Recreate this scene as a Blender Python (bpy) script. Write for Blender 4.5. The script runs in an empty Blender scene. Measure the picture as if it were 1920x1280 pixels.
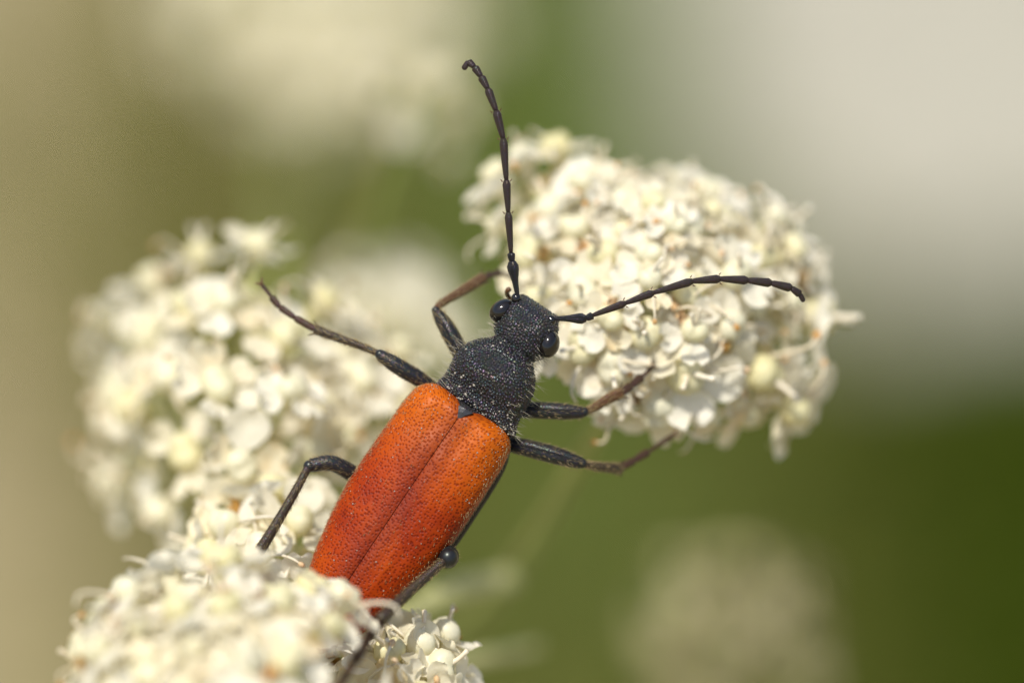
import bpy, math, random
import numpy as np
from mathutils import Matrix, Vector

random.seed(7)
rng = np.random.default_rng(7)
S = 1.0 / 512.0            # one photograph pixel on the focal plane, in cm (1 unit = 1 cm)
R_ = math.radians
sc = bpy.context.scene
sc.unit_settings.system = 'METRIC'
sc.unit_settings.scale_length = 0.01

# ------------------------------------------------------------------ camera
PITCH = R_(38)
DIST = 20.83                # lens to beetle, cm
HEIGHT = 55.0               # flower height above the ground, cm
Fv = np.array([0, math.cos(PITCH), -math.sin(PITCH)])
Rv = np.array([1.0, 0, 0])
Uv = np.array([0, math.sin(PITCH), math.cos(PITCH)])
FOCUS = np.array([0, 0, HEIGHT])
CAM = FOCUS - Fv * DIST
cd = bpy.data.cameras.new('camera')
cam = bpy.data.objects.new('camera', cd)
sc.collection.objects.link(cam)
cam.location = CAM
cam.rotation_euler = (math.pi / 2 - PITCH, 0, 0)
cd.lens = 200.0
cd.sensor_width = 36.0
cd.clip_start = 0.5
cd.clip_end = 60000
cd.dof.use_dof = True
cd.dof.focus_distance = DIST - 0.02
APERTURE = 1.34              # aperture diameter, cm
cd.dof.aperture_fstop = (cd.lens * 1e-3) / APERTURE
sc.camera = cam

# ------------------------------------------------------------------ light
sun_cam = np.array([-0.22, 0.62, 0.74])          # towards the sun: right, up, towards the lens
sun_w = sun_cam[0] * Rv + sun_cam[1] * Uv - sun_cam[2] * Fv
sun_w /= np.linalg.norm(sun_w)
sun_el = math.asin(sun_w[2])
sun_az = math.atan2(sun_w[0], sun_w[1])
world = bpy.data.worlds.new('World')
sc.world = world
world.use_nodes = True
wn = world.node_tree
wn.nodes.clear()
wo = wn.nodes.new('ShaderNodeOutputWorld')
wb = wn.nodes.new('ShaderNodeBackground')
sky = wn.nodes.new('ShaderNodeTexSky')
sky.sky_type = 'NISHITA'
sky.sun_disc = False
sky.sun_elevation = sun_el
sky.sun_rotation = sun_az
sky.air_density = 1.2
sky.dust_density = 2.0
wb.inputs['Strength'].default_value = 0.13
wn.links.new(sky.outputs[0], wb.inputs[0])
wn.links.new(wb.outputs[0], wo.inputs[0])
sd = bpy.data.lights.new('sun', 'SUN')
sd.energy = 4.0
sd.angle = R_(0.53)
sd.color = (1.0, 0.95, 0.86)
sun = bpy.data.objects.new('sun', sd)
sc.collection.objects.link(sun)
sun.rotation_euler = Vector(sun_w).to_track_quat('Z', 'Y').to_euler()
sun.location = Vector(FOCUS + sun_w * 100)

sc.view_settings.view_transform = 'Standard'
sc.view_settings.look = 'None'
sc.view_settings.exposure = 0.25
sc.view_settings.gamma = 1.0
sc.view_settings.use_curve_mapping = False
sc.cycles.use_denoising = True
sc.cycles.max_bounces = 8
sc.cycles.transparent_max_bounces = 8
sc.cycles.use_adaptive_sampling = False
sc.cycles.sample_clamp_indirect = 6.0
sc.cycles.caustics_reflective = False
sc.cycles.caustics_refractive = False

# ------------------------------------------------------------------ helpers
def P(px, py, z=0.0):
    """photograph pixel + distance in front of the focal plane (pixels of 1/512 cm) -> world cm"""
    d = DIST - z * S
    k = d / DIST
    return CAM + Fv * d + Rv * ((px - 960) * S * k) - Uv * ((py - 640) * S * k)

def ground_at(px, py, h=0.0):
    v = Fv * DIST + Rv * ((px - 960) * S) - Uv * ((py - 640) * S)
    t = (h - CAM[2]) / v[2]
    return CAM + v * t

def nrm(v):
    v = np.asarray(v, float)
    return v / max(np.linalg.norm(v), 1e-9)

def link(o, parent=None):
    sc.collection.objects.link(o)
    if parent is not None:
        o.parent = parent
    return o

def make_mesh(name, verts, faces, mats, smooth=True, uv=None, midx=None):
    me = bpy.data.meshes.new(name)
    me.from_pydata([tuple(map(float, v)) for v in verts], [], [tuple(int(i) for i in f) for f in faces])
    for m in (mats if isinstance(mats, (list, tuple)) else [mats]):
        me.materials.append(m)
    if smooth:
        me.polygons.foreach_set('use_smooth', np.ones(len(me.polygons), dtype=bool))
    if midx is not None:
        me.polygons.foreach_set('material_index', np.array(midx, dtype=np.int32))
    if uv is not None:
        lay = me.uv_layers.new(name='map')
        vi = np.empty(len(me.loops), dtype=np.int32)
        me.loops.foreach_get('vertex_index', vi)
        lay.data.foreach_set('uv', np.asarray(uv, dtype=np.float32)[vi].ravel())
    me.update()
    return me

def obj(name, me, parent=None, label=None, kind=None):
    o = bpy.data.objects.new(name, me)
    link(o, parent)
    if label: o['label'] = label
    if kind: o['kind'] = kind
    return o

def empty(name, loc):
    o = bpy.data.objects.new(name, None)
    o.empty_display_size = 0.1
    link(o)
    o.location = Vector(loc)
    return o

def tag(o, label, cat, group=None):
    o['label'] = label
    o['category'] = cat
    if group: o['group'] = group
    return o

def spline(pts, n):
    """Catmull-Rom through rows of pts"""
    pts = np.asarray(pts, float)
    if len(pts) == 2:
        t = np.linspace(0, 1, n)[:, None]
        return pts[0] * (1 - t) + pts[1] * t
    p = np.vstack([2 * pts[0] - pts[1], pts, 2 * pts[-1] - pts[-2]])
    out = []
    m = len(pts) - 1
    for q in np.linspace(0, m - 1e-6, n):
        i = int(q); f = q - i
        a, b, c, d = p[i], p[i + 1], p[i + 2], p[i + 3]
        out.append(0.5 * (2 * b + (c - a) * f + (2 * a - 5 * b + 4 * c - d) * f * f + (3 * b - a - 3 * c + d) * f ** 3))
    return np.array(out)

def tube(path, rad, ns=10, caps=True, flat=1.0, flatdir=None):
    """verts, faces, uv of a tube with radius per path point"""
    path = np.asarray(path, float); rad = np.asarray(rad, float)
    n = len(path)
    tan = np.gradient(path, axis=0)
    tan /= np.linalg.norm(tan, axis=1)[:, None] + 1e-12
    ref = np.array(flatdir if flatdir is not None else -Fv, float)
    V, F, UV = [], [], []
    arc = 0
    for i in range(n):
        if i: arc += np.linalg.norm(path[i] - path[i - 1])
        a = ref - tan[i] * np.dot(ref, tan[i])
        if np.linalg.norm(a) < 1e-3:
            a = np.cross(tan[i], Uv)
        a = nrm(a); b = np.cross(tan[i], a)
        ref = a
        for k in range(ns):
            th = 2 * math.pi * k / ns
            V.append(path[i] + rad[i] * (a * math.cos(th) * flat + b * math.sin(th)))
            UV.append((rad[i] * th, arc))
    for i in range(n - 1):
        for k in range(ns):
            k2 = (k + 1) % ns
            F.append((i * ns + k, i * ns + k2, (i + 1) * ns + k2, (i + 1) * ns + k))
    if caps:
        V.append(path[0] - tan[0] * rad[0] * 0.5); UV.append((0, 0))
        V.append(path[-1] + tan[-1] * rad[-1] * 0.5); UV.append((0, arc))
        c0, c1 = len(V) - 2, len(V) - 1
        for k in range(ns):
            k2 = (k + 1) % ns
            F.append((c0, k2, k)); F.append((c1, (n - 1) * ns + k, (n - 1) * ns + k2))
    return V, F, UV

def join(parts):
    V, F, M, UV = [], [], [], []
    for p in parts:
        v, f, m = p[0], p[1], p[2]
        b = len(V)
        V.extend(v); F.extend([tuple(i + b for i in q) for q in f]); M.extend([m] * len(f))
        UV.extend(p[3] if len(p) > 3 else [(0, 0)] * len(v))
    return V, F, M, UV

def hairs(roots, dirs, lens, w, bend=None):
    """thin three-sided tapering hairs"""
    V, F = [], []
    for r, d, l in zip(roots, dirs, lens):
        d = nrm(d)
        a = nrm(np.cross(d, [0.31, 0.5, 0.81])); b = np.cross(d, a)
        g = np.zeros(3) if bend is None else bend * l * 0.35
        base = len(V)
        for t, ww in ((0, w), (0.55, w * 0.75)):
            c = r + d * l * t + g * t * t
            for k in range(3):
                th = 2.094 * k
                V.append(c + ww * (a * math.cos(th) + b * math.sin(th)))
        V.append(r + d * l + g)
        for k in range(3):
            k2 = (k + 1) % 3
            F.append((base + k, base + k2, base + 3 + k2, base + 3 + k))
            F.append((base + 3 + k, base + 3 + k2, base + 6))
    return V, F

# ------------------------------------------------------------------ materials
def new_mat(name):
    m = bpy.data.materials.new(name)
    m.use_nodes = True
    nt = m.node_tree
    bs = nt.nodes['Principled BSDF']
    return m, nt, bs

def N(nt, kind, **kw):
    n = nt.nodes.new(kind)
    for k, v in kw.items():
        if k.startswith('in_'):
            n.inputs[k[3:].replace('_', ' ')].default_value = v
        else:
            setattr(n, k, v)
    return n

def ramp(nt, fac, stops):
    r = nt.nodes.new('ShaderNodeValToRGB')
    e = r.color_ramp.elements
    while len(e) < len(stops): e.new(0.5)
    for i, (p, c) in enumerate(stops):
        e[i].position = p
        e[i].color = (*c, 1) if len(c) == 3 else c
    nt.links.new(fac, r.inputs[0])
    return r.outputs[0]

def plain(name, col, rough=0.5, spec=0.5, noise=0.0, nscale=8.0, bump=0.0):
    m, nt, bs = new_mat(name)
    bs.inputs['Base Color'].default_value = (*col, 1)
    bs.inputs['Roughness'].default_value = rough
    bs.inputs['Specular IOR Level'].default_value = spec
    if noise:
        tc = N(nt, 'ShaderNodeTexCoord')
        nz = N(nt, 'ShaderNodeTexNoise'); nz.inputs['Scale'].default_value = nscale; nz.inputs['Detail'].default_value = 4
        nt.links.new(tc.outputs['Object'], nz.inputs['Vector'])
        lo = tuple(c * (1 - noise) for c in col); hi = tuple(min(1, c * (1 + noise)) for c in col)
        nt.links.new(ramp(nt, nz.outputs['Fac'], [(0.3, lo), (0.7, hi)]), bs.inputs['Base Color'])
        if bump:
            b = N(nt, 'ShaderNodeBump'); b.inputs['Strength'].default_value = 1; b.inputs['Distance'].default_value = bump
            nt.links.new(nz.outputs['Fac'], b.inputs['Height']); nt.links.new(b.outputs[0], bs.inputs['Normal'])
    return m

def petal_material(name, stops, trans=0.35, nscale=60, spec=0.4):
    """waxy thin petal: reflects and lets light through; each petal a little different"""
    m, nt, bs = new_mat(name)
    oi = N(nt, 'ShaderNodeObjectInfo')
    tc = N(nt, 'ShaderNodeTexCoord')
    nz = N(nt, 'ShaderNodeTexNoise'); nz.inputs['Scale'].default_value = nscale / 3.0; nz.inputs['Detail'].default_value = 5
    nt.links.new(tc.outputs['Object'], nz.inputs['Vector'])
    mx = N(nt, 'ShaderNodeMath', operation='MULTIPLY_ADD'); mx.inputs[1].default_value = 0.45
    nt.links.new(nz.outputs['Fac'], mx.inputs[0])
    m2 = N(nt, 'ShaderNodeMath', operation='MULTIPLY'); m2.inputs[1].default_value = 0.75
    nt.links.new(oi.outputs['Random'], m2.inputs[0])
    nt.links.new(m2.outputs[0], mx.inputs[2])
    col = ramp(nt, mx.outputs[0], stops)
    nt.links.new(col, bs.inputs['Base Color'])
    bs.inputs['Roughness'].default_value = 0.42
    bs.inputs['Specular IOR Level'].default_value = spec
    wv = N(nt, 'ShaderNodeTexNoise'); wv.inputs['Scale'].default_value = nscale; wv.inputs['Detail'].default_value = 3
    nt.links.new(tc.outputs['Object'], wv.inputs['Vector'])
    b = N(nt, 'ShaderNodeBump'); b.inputs['Strength'].default_value = 0.6; b.inputs['Distance'].default_value = 0.006
    nt.links.new(wv.outputs['Fac'], b.inputs['Height']); nt.links.new(b.outputs[0], bs.inputs['Normal'])
    tr = N(nt, 'ShaderNodeBsdfTranslucent')
    nt.links.new(col, tr.inputs['Color'])
    ms = N(nt, 'ShaderNodeMixShader'); ms.inputs[0].default_value = trans
    out = nt.nodes['Material Output']
    nt.links.new(bs.outputs[0], ms.inputs[1]); nt.links.new(tr.outputs[0], ms.inputs[2])
    nt.links.new(ms.outputs[0], out.inputs['Surface'])
    return m

M = {}
M['petal'] = petal_material('petal_white', [(0.0, (0.93, 0.90, 0.80)), (0.55, (0.91, 0.87, 0.73)), (0.92, (0.88, 0.81, 0.60)), (1.0, (0.78, 0.63, 0.38))], trans=0.48)
M['bulb'] = petal_material('flower_disc', [(0.0, (0.78, 0.74, 0.48)), (0.5, (0.86, 0.82, 0.62)), (1.0, (0.78, 0.72, 0.40))], trans=0.35, nscale=25)
M['filament'] = petal_material('filament', [(0.0, (0.85, 0.80, 0.66)), (1.0, (0.80, 0.70, 0.50))], trans=0.25)
M['anther'] = petal_material('anther', [(0.0, (0.80, 0.62, 0.42)), (0.6, (0.62, 0.42, 0.22)), (1.0, (0.55, 0.26, 0.04))], trans=0.1)
M['withered'] = petal_material('withered', [(0.0, (0.74, 0.52, 0.22)), (1.0, (0.45, 0.24, 0.05))], trans=0.3)
M['pedicel'] = petal_material('pedicel', [(0.0, (0.44, 0.46, 0.16)), (1.0, (0.58, 0.56, 0.26))], trans=0.12)
M['stalk'] = plain('stalk_green', (0.24, 0.27, 0.07), 0.5, 0.4, 0.25, 3.0, 0.01)
M['shade_petal'] = petal_material('shade_petal', [(0.0, (0.30, 0.265, 0.14)), (1.0, (0.38, 0.33, 0.19))], trans=0.25)  # darker cream: shade over the low background umbel put into its colour
M['shade_bulb'] = petal_material('shade_bulb', [(0.0, (0.34, 0.34, 0.12)), (1.0, (0.42, 0.38, 0.16))], trans=0.1)  # disc and pedicels of that umbel, darkened for the same shade

def elytron_material():
    m, nt, bs = new_mat('elytron_orange')
    uv = N(nt, 'ShaderNodeUVMap')
    tc = N(nt, 'ShaderNodeTexCoord')
    # jitter the puncture lattice a little
    nz = N(nt, 'ShaderNodeTexNoise'); nz.inputs['Scale'].default_value = 7; nz.inputs['Detail'].default_value = 5
    nt.links.new(tc.outputs['Object'], nz.inputs['Vector'])
    vo = N(nt, 'ShaderNodeTexVoronoi', voronoi_dimensions='2D', feature='F1')
    vo.inputs['Scale'].default_value = 74; vo.inputs['Randomness'].default_value = 0.75
    nt.links.new(uv.outputs[0], vo.inputs['Vector'])
    nv_ = N(nt, 'ShaderNodeTexNoise'); nv_.inputs['Scale'].default_value = 45; nv_.inputs['Detail'].default_value = 2
    nt.links.new(tc.outputs['Object'], nv_.inputs['Vector'])
    ad = N(nt, 'ShaderNodeMath', operation='MULTIPLY_ADD'); ad.inputs[1].default_value = 0.7; nt.links.new(nv_.outputs['Fac'], ad.inputs[0])
    nt.links.new(vo.outputs['Distance'], ad.inputs[2])
    dot = N(nt, 'ShaderNodeMapRange', interpolation_type='SMOOTHSTEP')
    dot.inputs['From Min'].default_value = 0.36; dot.inputs['From Max'].default_value = 0.80
    nt.links.new(ad.outputs[0], dot.inputs['Value'])
    base = ramp(nt, nz.outputs['Fac'], [(0.28, (0.20, 0.016, 0.001)), (0.5, (0.29, 0.032, 0.001)), (0.72, (0.36, 0.052, 0.001))])
    # paler, more orange shoulders, with the brighter light on them put into the colour (V of the map is the distance from the front)
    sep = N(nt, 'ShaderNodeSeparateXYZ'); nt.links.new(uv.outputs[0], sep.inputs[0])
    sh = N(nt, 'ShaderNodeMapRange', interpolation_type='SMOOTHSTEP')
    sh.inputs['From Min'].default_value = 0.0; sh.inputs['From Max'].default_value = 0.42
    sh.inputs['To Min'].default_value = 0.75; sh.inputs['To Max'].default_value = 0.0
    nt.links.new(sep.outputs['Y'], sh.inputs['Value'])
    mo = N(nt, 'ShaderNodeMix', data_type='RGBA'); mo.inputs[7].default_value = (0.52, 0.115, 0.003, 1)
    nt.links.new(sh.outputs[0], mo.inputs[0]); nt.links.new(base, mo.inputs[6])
    # dull dusky band near the suture
    su = N(nt, 'ShaderNodeMapRange', interpolation_type='SMOOTHSTEP')
    su.inputs['From Min'].default_value = 0.0; su.inputs['From Max'].default_value = 0.10
    su.inputs['To Min'].default_value = 0.55; su.inputs['To Max'].default_value = 0.0
    nt.links.new(sep.outputs['X'], su.inputs['Value'])
    ms = N(nt, 'ShaderNodeMix', data_type='RGBA'); ms.inputs[7].default_value = (0.13, 0.018, 0.008, 1)
    nt.links.new(su.outputs[0], ms.inputs[0]); nt.links.new(mo.outputs[2], ms.inputs[6])
    mp = N(nt, 'ShaderNodeMix', data_type='RGBA'); dk = N(nt, 'ShaderNodeMix', data_type='RGBA', blend_type='MULTIPLY'); dk.inputs[0].default_value = 1.0; dk.inputs[7].default_value = (0.50, 0.34, 0.5, 1); nt.links.new(ms.outputs[2], dk.inputs[6]); nt.links.new(dk.outputs[2], mp.inputs[6])
    nt.links.new(dot.outputs[0], mp.inputs[0]); nt.links.new(ms.outputs[2], mp.inputs[7])
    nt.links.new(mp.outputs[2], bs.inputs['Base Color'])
    bs.inputs['Roughness'].default_value = 0.42
    bs.inputs['Specular IOR Level'].default_value = 0.13
    b = N(nt, 'ShaderNodeBump'); b.inputs['Strength'].default_value = 0.8; b.inputs['Distance'].default_value = 0.0022
    nt.links.new(dot.outputs[0], b.inputs['Height'])
    b2 = N(nt, 'ShaderNodeBump'); b2.inputs['Strength'].default_value = 0.8; b2.inputs['Distance'].default_value = 0.009
    nt.links.new(nz.outputs['Fac'], b2.inputs['Height']); nt.links.new(b.outputs[0], b2.inputs['Normal'])
    nt.links.new(b2.outputs[0], bs.inputs['Normal'])
    return m

def black_material(name, scale, dist, rough=0.36, base=(0.012, 0.011, 0.012), spec=0.5):
    """black chitin covered with fine granules that glint in slightly different hues"""
    m, nt, bs = new_mat(name)
    uv = N(nt, 'ShaderNodeUVMap')
    vo = N(nt, 'ShaderNodeTexVoronoi', voronoi_dimensions='2D', feature='F1')
    vo.inputs['Scale'].default_value = scale; vo.inputs['Randomness'].default_value = 0.85
    nt.links.new(uv.outputs[0], vo.inputs['Vector'])
    b = N(nt, 'ShaderNodeBump', invert=True); b.inputs['Strength'].default_value = 1.0; b.inputs['Distance'].default_value = dist
    nt.links.new(vo.outputs['Distance'], b.inputs['Height'])
    nt.links.new(b.outputs[0], bs.inputs['Normal'])
    hs = N(nt, 'ShaderNodeMix', data_type='RGBA'); hs.inputs[0].default_value = 0.45
    hs.inputs[6].default_value = (1, 1, 1, 1)
    nt.links.new(vo.outputs['Color'], hs.inputs[7])
    nt.links.new(hs.outputs[2], bs.inputs['Specular Tint'])
    bs.inputs['Base Color'].default_value = (*base, 1)
    bs.inputs['Roughness'].default_value = rough
    bs.inputs['Specular IOR Level'].default_value = spec
    return m

M['elytron'] = elytron_material()
M['pronotum'] = black_material('pronotum_black', 92, 0.006, 0.33, spec=0.65)
M['head'] = black_material('head_black', 100, 0.005, 0.33, spec=0.65)
M['leg'] = black_material('leg_black', 150, 0.0015, 0.34, spec=0.55)
M['tibia'] = black_material('tibia_brown', 150, 0.002, 0.42, base=(0.035, 0.022, 0.012))
M['tarsus'] = black_material('tarsus_brown', 150, 0.002, 0.45, base=(0.05, 0.022, 0.010))
M['rust_tibia'] = black_material('tibia_rusty', 150, 0.002, 0.42, base=(0.095, 0.040, 0.013))
M['antenna'] = black_material('antenna_brown', 170, 0.0012, 0.42, base=(0.024, 0.014, 0.010))
M['scape'] = black_material('antenna_black', 150, 0.0018, 0.38)
def granule_material():
    m, nt, bs = new_mat('granule_black')
    g_ = N(nt, 'ShaderNodeNewGeometry')
    wnz = N(nt, 'ShaderNodeTexVoronoi'); wnz.inputs['Scale'].default_value = 70
    nt.links.new(g_.outputs['Position'], wnz.inputs['Vector'])
    hs = N(nt, 'ShaderNodeMix', data_type='RGBA'); hs.inputs[0].default_value = 0.5; hs.inputs[6].default_value = (1, 1, 1, 1)
    nt.links.new(wnz.outputs['Color'], hs.inputs[7]); nt.links.new(hs.outputs[2], bs.inputs['Specular Tint'])
    bs.inputs['Base Color'].default_value = (0.013, 0.012, 0.013, 1)
    bs.inputs['Roughness'].default_value = 0.36
    bs.inputs['IOR'].default_value = 1.6
    bs.inputs['Specular IOR Level'].default_value = 0.65
    return m
M['granule'] = granule_material()
M['eye'] = plain('eye_black', (0.008, 0.006, 0.005), 0.10, 0.6)
M['abdomen'] = black_material('abdomen_black', 120, 0.002, 0.55, spec=0.15)
M['hair'] = plain('hair_gold', (0.34, 0.25, 0.11), 0.4, 0.5)
M['hair_pale'] = plain('hair_pale', (0.42, 0.38, 0.27), 0.4, 0.5)
M['pollen'] = plain('pollen', (0.30, 0.27, 0.22), 0.6, 0.4)

# ------------------------------------------------------------------ ground, path
def ground_material():
    m, nt, bs = new_mat('meadow_soil')
    tc = N(nt, 'ShaderNodeTexCoord')
    a = N(nt, 'ShaderNodeTexNoise'); a.inputs['Scale'].default_value = 0.12; a.inputs['Detail'].default_value = 8
    nt.links.new(tc.outputs['Object'], a.inputs['Vector'])
    c = ramp(nt, a.outputs['Fac'], [(0.30, (0.19, 0.16, 0.075)), (0.5, (0.26, 0.215, 0.115)), (0.70, (0.33, 0.27, 0.165))])
    nt.links.new(c, bs.inputs['Base Color'])
    bs.inputs['Roughness'].default_value = 0.9
    bs.inputs['Specular IOR Level'].default_value = 0.2
    b = N(nt, 'ShaderNodeBump'); b.inputs['Distance'].default_value = 1.0; b.inputs['Strength'].default_value = 0.6
    nt.links.new(a.outputs['Fac'], b.inputs['Height']); nt.links.new(b.outputs[0], bs.inputs['Normal'])
    return m
G = 20000
me = make_mesh('ground', [(-G, -G, 0), (G, -G, 0), (G, G, 0), (-G, G, 0)], [(0, 1, 2, 3)], ground_material(), smooth=False)
g = obj('ground', me, kind='structure'); g['label'] = 'dry olive meadow soil far below the flowers'

def path_material():
    m, nt, bs = new_mat('pale_gravel')
    tc = N(nt, 'ShaderNodeTexCoord')
    v = N(nt, 'ShaderNodeTexVoronoi'); v.inputs['Scale'].default_value = 0.8
    nt.links.new(tc.outputs['Object'], v.inputs['Vector'])
    c = ramp(nt, v.outputs['Color'], [(0.1, (0.30, 0.28, 0.215)), (0.9, (0.38, 0.355, 0.28))])
    nt.links.new(c, bs.inputs['Base Color'])
    bs.inputs['Roughness'].default_value = 0.85
    b = N(nt, 'ShaderNodeBump', invert=True); b.inputs['Distance'].default_value = 0.5
    nt.links.new(v.outputs['Distance'], b.inputs['Height']); nt.links.new(b.outputs[0], bs.inputs['Normal'])
    return m
pp = [ground_at(*q) for q in ((1080, -1200), (1210, 100), (1330, 560), (1900, 740), (3200, 740), (3200, -1200))]
pv = [(p[0], p[1], 0.0) for p in pp] + [(p[0], p[1], 0.6) for p in pp]
n6 = len(pp)
pf = [tuple(range(n6 + n6 - 1, n6 - 1, -1))] + [(i, (i + 1) % n6, n6 + (i + 1) % n6, n6 + i) for i in range(n6)]
me = make_mesh('path', pv, pf, path_material(), smooth=False)
o = obj('path', me, kind='structure'); o['label'] = 'pale gravel path beyond the flowers'

# grass: regions of the meadow, as blades standing on the ground
def blades(count, region, hmin, hmax, width, dens):
    V, F = [], []
    k = 0
    while k < count:
        px, py = rng.uniform(region[0], region[2]), rng.uniform(region[1], region[3])
        k += 1
        if rng.random() > dens(px, py): continue
        p = ground_at(px, py); p[2] = 0
        h = rng.uniform(hmin, hmax); a = rng.uniform(0, 6.283); lean = rng.uniform(0.2, 0.8) * h
        d = np.array([math.cos(a), math.sin(a), 0]); s = np.array([-d[1], d[0], 0]) * width * rng.uniform(0.6, 1.2)
        b = len(V)
        for t, w in ((0, 1), (0.4, 0.9), (0.75, 0.6)):
            c = p + d * lean * t * t + np.array([0, 0, h * t])
            V.append(c - s * w); V.append(c + s * w)
        V.append(p + d * lean + np.array([0, 0, h * 0.92]))
        F += [(b, b + 1, b + 3, b + 2), (b + 2, b + 3, b + 5, b + 4), (b + 4, b + 5, b + 6)]
    return V, F

def leafmat(name, c1, c2):
    m = petal_material(name, [(0.25, c1), (0.8, c2)], trans=0.35, nscale=0.6, spec=0.05)
    return m
def sm(x, a, b):
    t = min(1, max(0, (x - a) / (b - a))); return t * t * (3 - 2 * t)
def on_path(px, py):
    if py > 740: return 0.0
    edge = 1210 + (py - 100) * 0.26 if py < 560 else 1330 + (py - 560) * 3.2
    return 1.0 if px > edge - 60 else 0.0
d_green = lambda x, y: (0.08 + 0.40 * sm(x, 50, 500) + 0.2 * sm(x, 600, 1100)) * (1 - 0.85 * sm(y, 750, 1250) * (1 - sm(x, 150, 700))) * (1 - 0.85 * sm(-y, -300, 100) * (1 - sm(x, 0, 500))) * (1 - on_path(x, y)) * (1 - 0.9 * sm(x, 1550, 1800) * sm(y, 450, 700))
d_dark = lambda x, y: sm(x, 1350, 1650) * sm(y, 700, 820)
V, F = blades(9000, (-500, -500, 2000, 1900), 1, 3.5, 0.22, d_green)
o = obj('meadow_grass', make_mesh('meadow_grass', V, F, leafmat('grass_green', (0.14, 0.15, 0.026), (0.26, 0.245, 0.065))), kind='stuff')
o['label'] = 'olive green meadow grass on the ground'; o['category'] = 'grass'
d_fresh = lambda x, y: math.exp(-((x - 1080) / 190) ** 2) * (1 - on_path(x, y)) * (1 - 0.7 * sm(y, 300, 1000))
V, F = blades(6000, (500, -500, 1500, 1500), 1.5, 4, 0.3, d_fresh)
o = obj('fresh_grass', make_mesh('fresh_grass', V, F, leafmat('grass_fresh', (0.11, 0.165, 0.032), (0.18, 0.24, 0.055))), kind='stuff')
o['label'] = 'fresh green grass strip along the gravel path'; o['category'] = 'grass'
V, F = blades(14000, (1250, 600, 2400, 1800), 0.8, 2.5, 0.8, d_dark)
o = obj('clover_patch', make_mesh('clover_patch', V, F, leafmat('clover_green', (0.024, 0.044, 0.001), (0.046, 0.070, 0.002))), kind='stuff')
o['label'] = 'dark green low leafy patch beside the path'; o['category'] = 'ground cover'

# ------------------------------------------------------------------ flower pieces (shared meshes, pixel scale S)
def petal_mesh(seed, L=72, W=43, curl=1.0, wilt=0.0):
    r = np.random.default_rng(seed)
    ns, nt_ = 10, 9
    V, F, UV = [], [], []
    cup = r.uniform(0.15, 0.5); tw = r.uniform(-0.3, 0.3); ph = r.uniform(0, 6.28)
    fold = r.uniform(2, 6)
    for i in range(ns):
        s = i / (ns - 1)
        w = W * (0.20 + 0.80 * math.sin(math.pi * min(1, (s * 0.98) ** 0.8 * 0.80)) ** 0.9) if s < 0.75 else None
        w = W * max(0.0, (0.16 + 0.84 * math.sin(math.pi * 0.5 * min(1, s / 0.62)))) * (1 if s < 0.62 else math.sqrt(max(0.06, 1 - ((s - 0.62) / 0.42) ** 2)))
        for j in range(nt_):
            t = -1 + 2 * j / (nt_ - 1)
            mid = max(0, 1 - abs(t) * 1.3)
            # the middle of the tip folds back over the petal
            ang = 0
            x, z = 0.0, 0.0
            nst = 14
            for q in range(int(round(s * nst))):
                f = (q + 0.5) / nst
                a = -0.25 + curl * (0.55 * f + (2.6 * mid + 0.9) * max(0, f - 0.62) / 0.38)
                x += L / nst * math.cos(a); z += L / nst * math.sin(a)
            y = t * w
            z += cup * abs(t) ** 1.8 * w * 0.6 - fold * math.exp(-(t / 0.22) ** 2) * math.sin(math.pi * min(1, s * 1.1))
            z += 1.6 * math.sin(5 * s + 4 * t + ph) + 0.6 * tw * y * s
            if wilt:
                z += wilt * 12 * math.sin(9 * s + 5 * t + ph); y *= 1 - 0.4 * wilt * s
            V.append((x * S, y * S, z * S)); UV.append((s, t))
    for i in range(ns - 1):
        for j in range(nt_ - 1):
            a = i * nt_ + j
            F.append((a, a + nt_, a + nt_ + 1, a + 1))
    return V, F

def bulb_geo(seed):
    r = np.random.default_rng(seed)
    prof = [(7, -72), (13, -62), (18, -50), (21, -38), (29, -24), (33, -13), (33, -2), (28, 10), (19, 18), (9, 21)]
    n = 16
    k = r.uniform(0.85, 1.12); lob = r.uniform(0.05, 0.16)
    V, F = [], []
    for (rad, z) in prof:
        for j in range(n):
            th = 2 * math.pi * j / n
            f = 1 + lob * math.cos(2 * th) + 0.05 * math.cos(3 * th + seed) + (0.05 * math.cos(10 * th) if -40 < z < -10 else 0)
            x, y = rad * f * math.cos(th) * k, rad * f * math.sin(th) * k
            zz = z - (9 * math.exp(-(x / 10) ** 2) if z > 5 else 0)
            V.append((x * S, y * S, zz * S))
    V.append((0, 0, 15 * S)); top = len(V) - 1
    m = len(prof)
    for i in range(m - 1):
        for j in range(n):
            j2 = (j + 1) % n
            F.append((i * n + j, i * n + j2, (i + 1) * n + j2, (i + 1) * n + j))
    for j in range(n):
        F.append(((m - 1) * n + j, (m - 1) * n + (j + 1) % n, top))
    return V, F

def ball(c, r, nu=8, nv=6, sq=(1, 1, 1)):
    V, F = [], []
    for i in range(1, nv):
        ph = math.pi * i / nv
        for j in range(nu):
            th = 2 * math.pi * j / nu
            V.append((c[0] + r * sq[0] * math.sin(ph) * math.cos(th), c[1] + r * sq[1] * math.sin(ph) * math.sin(th), c[2] + r * sq[2] * math.cos(ph)))
    V.append((c[0], c[1], c[2] + r * sq[2])); V.append((c[0], c[1], c[2] - r * sq[2]))
    t, b = len(V) - 2, len(V) - 1
    for i in range(nv - 2):
        for j in range(nu):
            j2 = (j + 1) % nu
            F.append((i * nu + j, (i + 1) * nu + j, (i + 1) * nu + j2, i * nu + j2))
    for j in range(nu):
        j2 = (j + 1) % nu
        F.append((t, j, j2)); F.append((b, (nv - 2) * nu + j2, (nv - 2) * nu + j))
    return V, F

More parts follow.
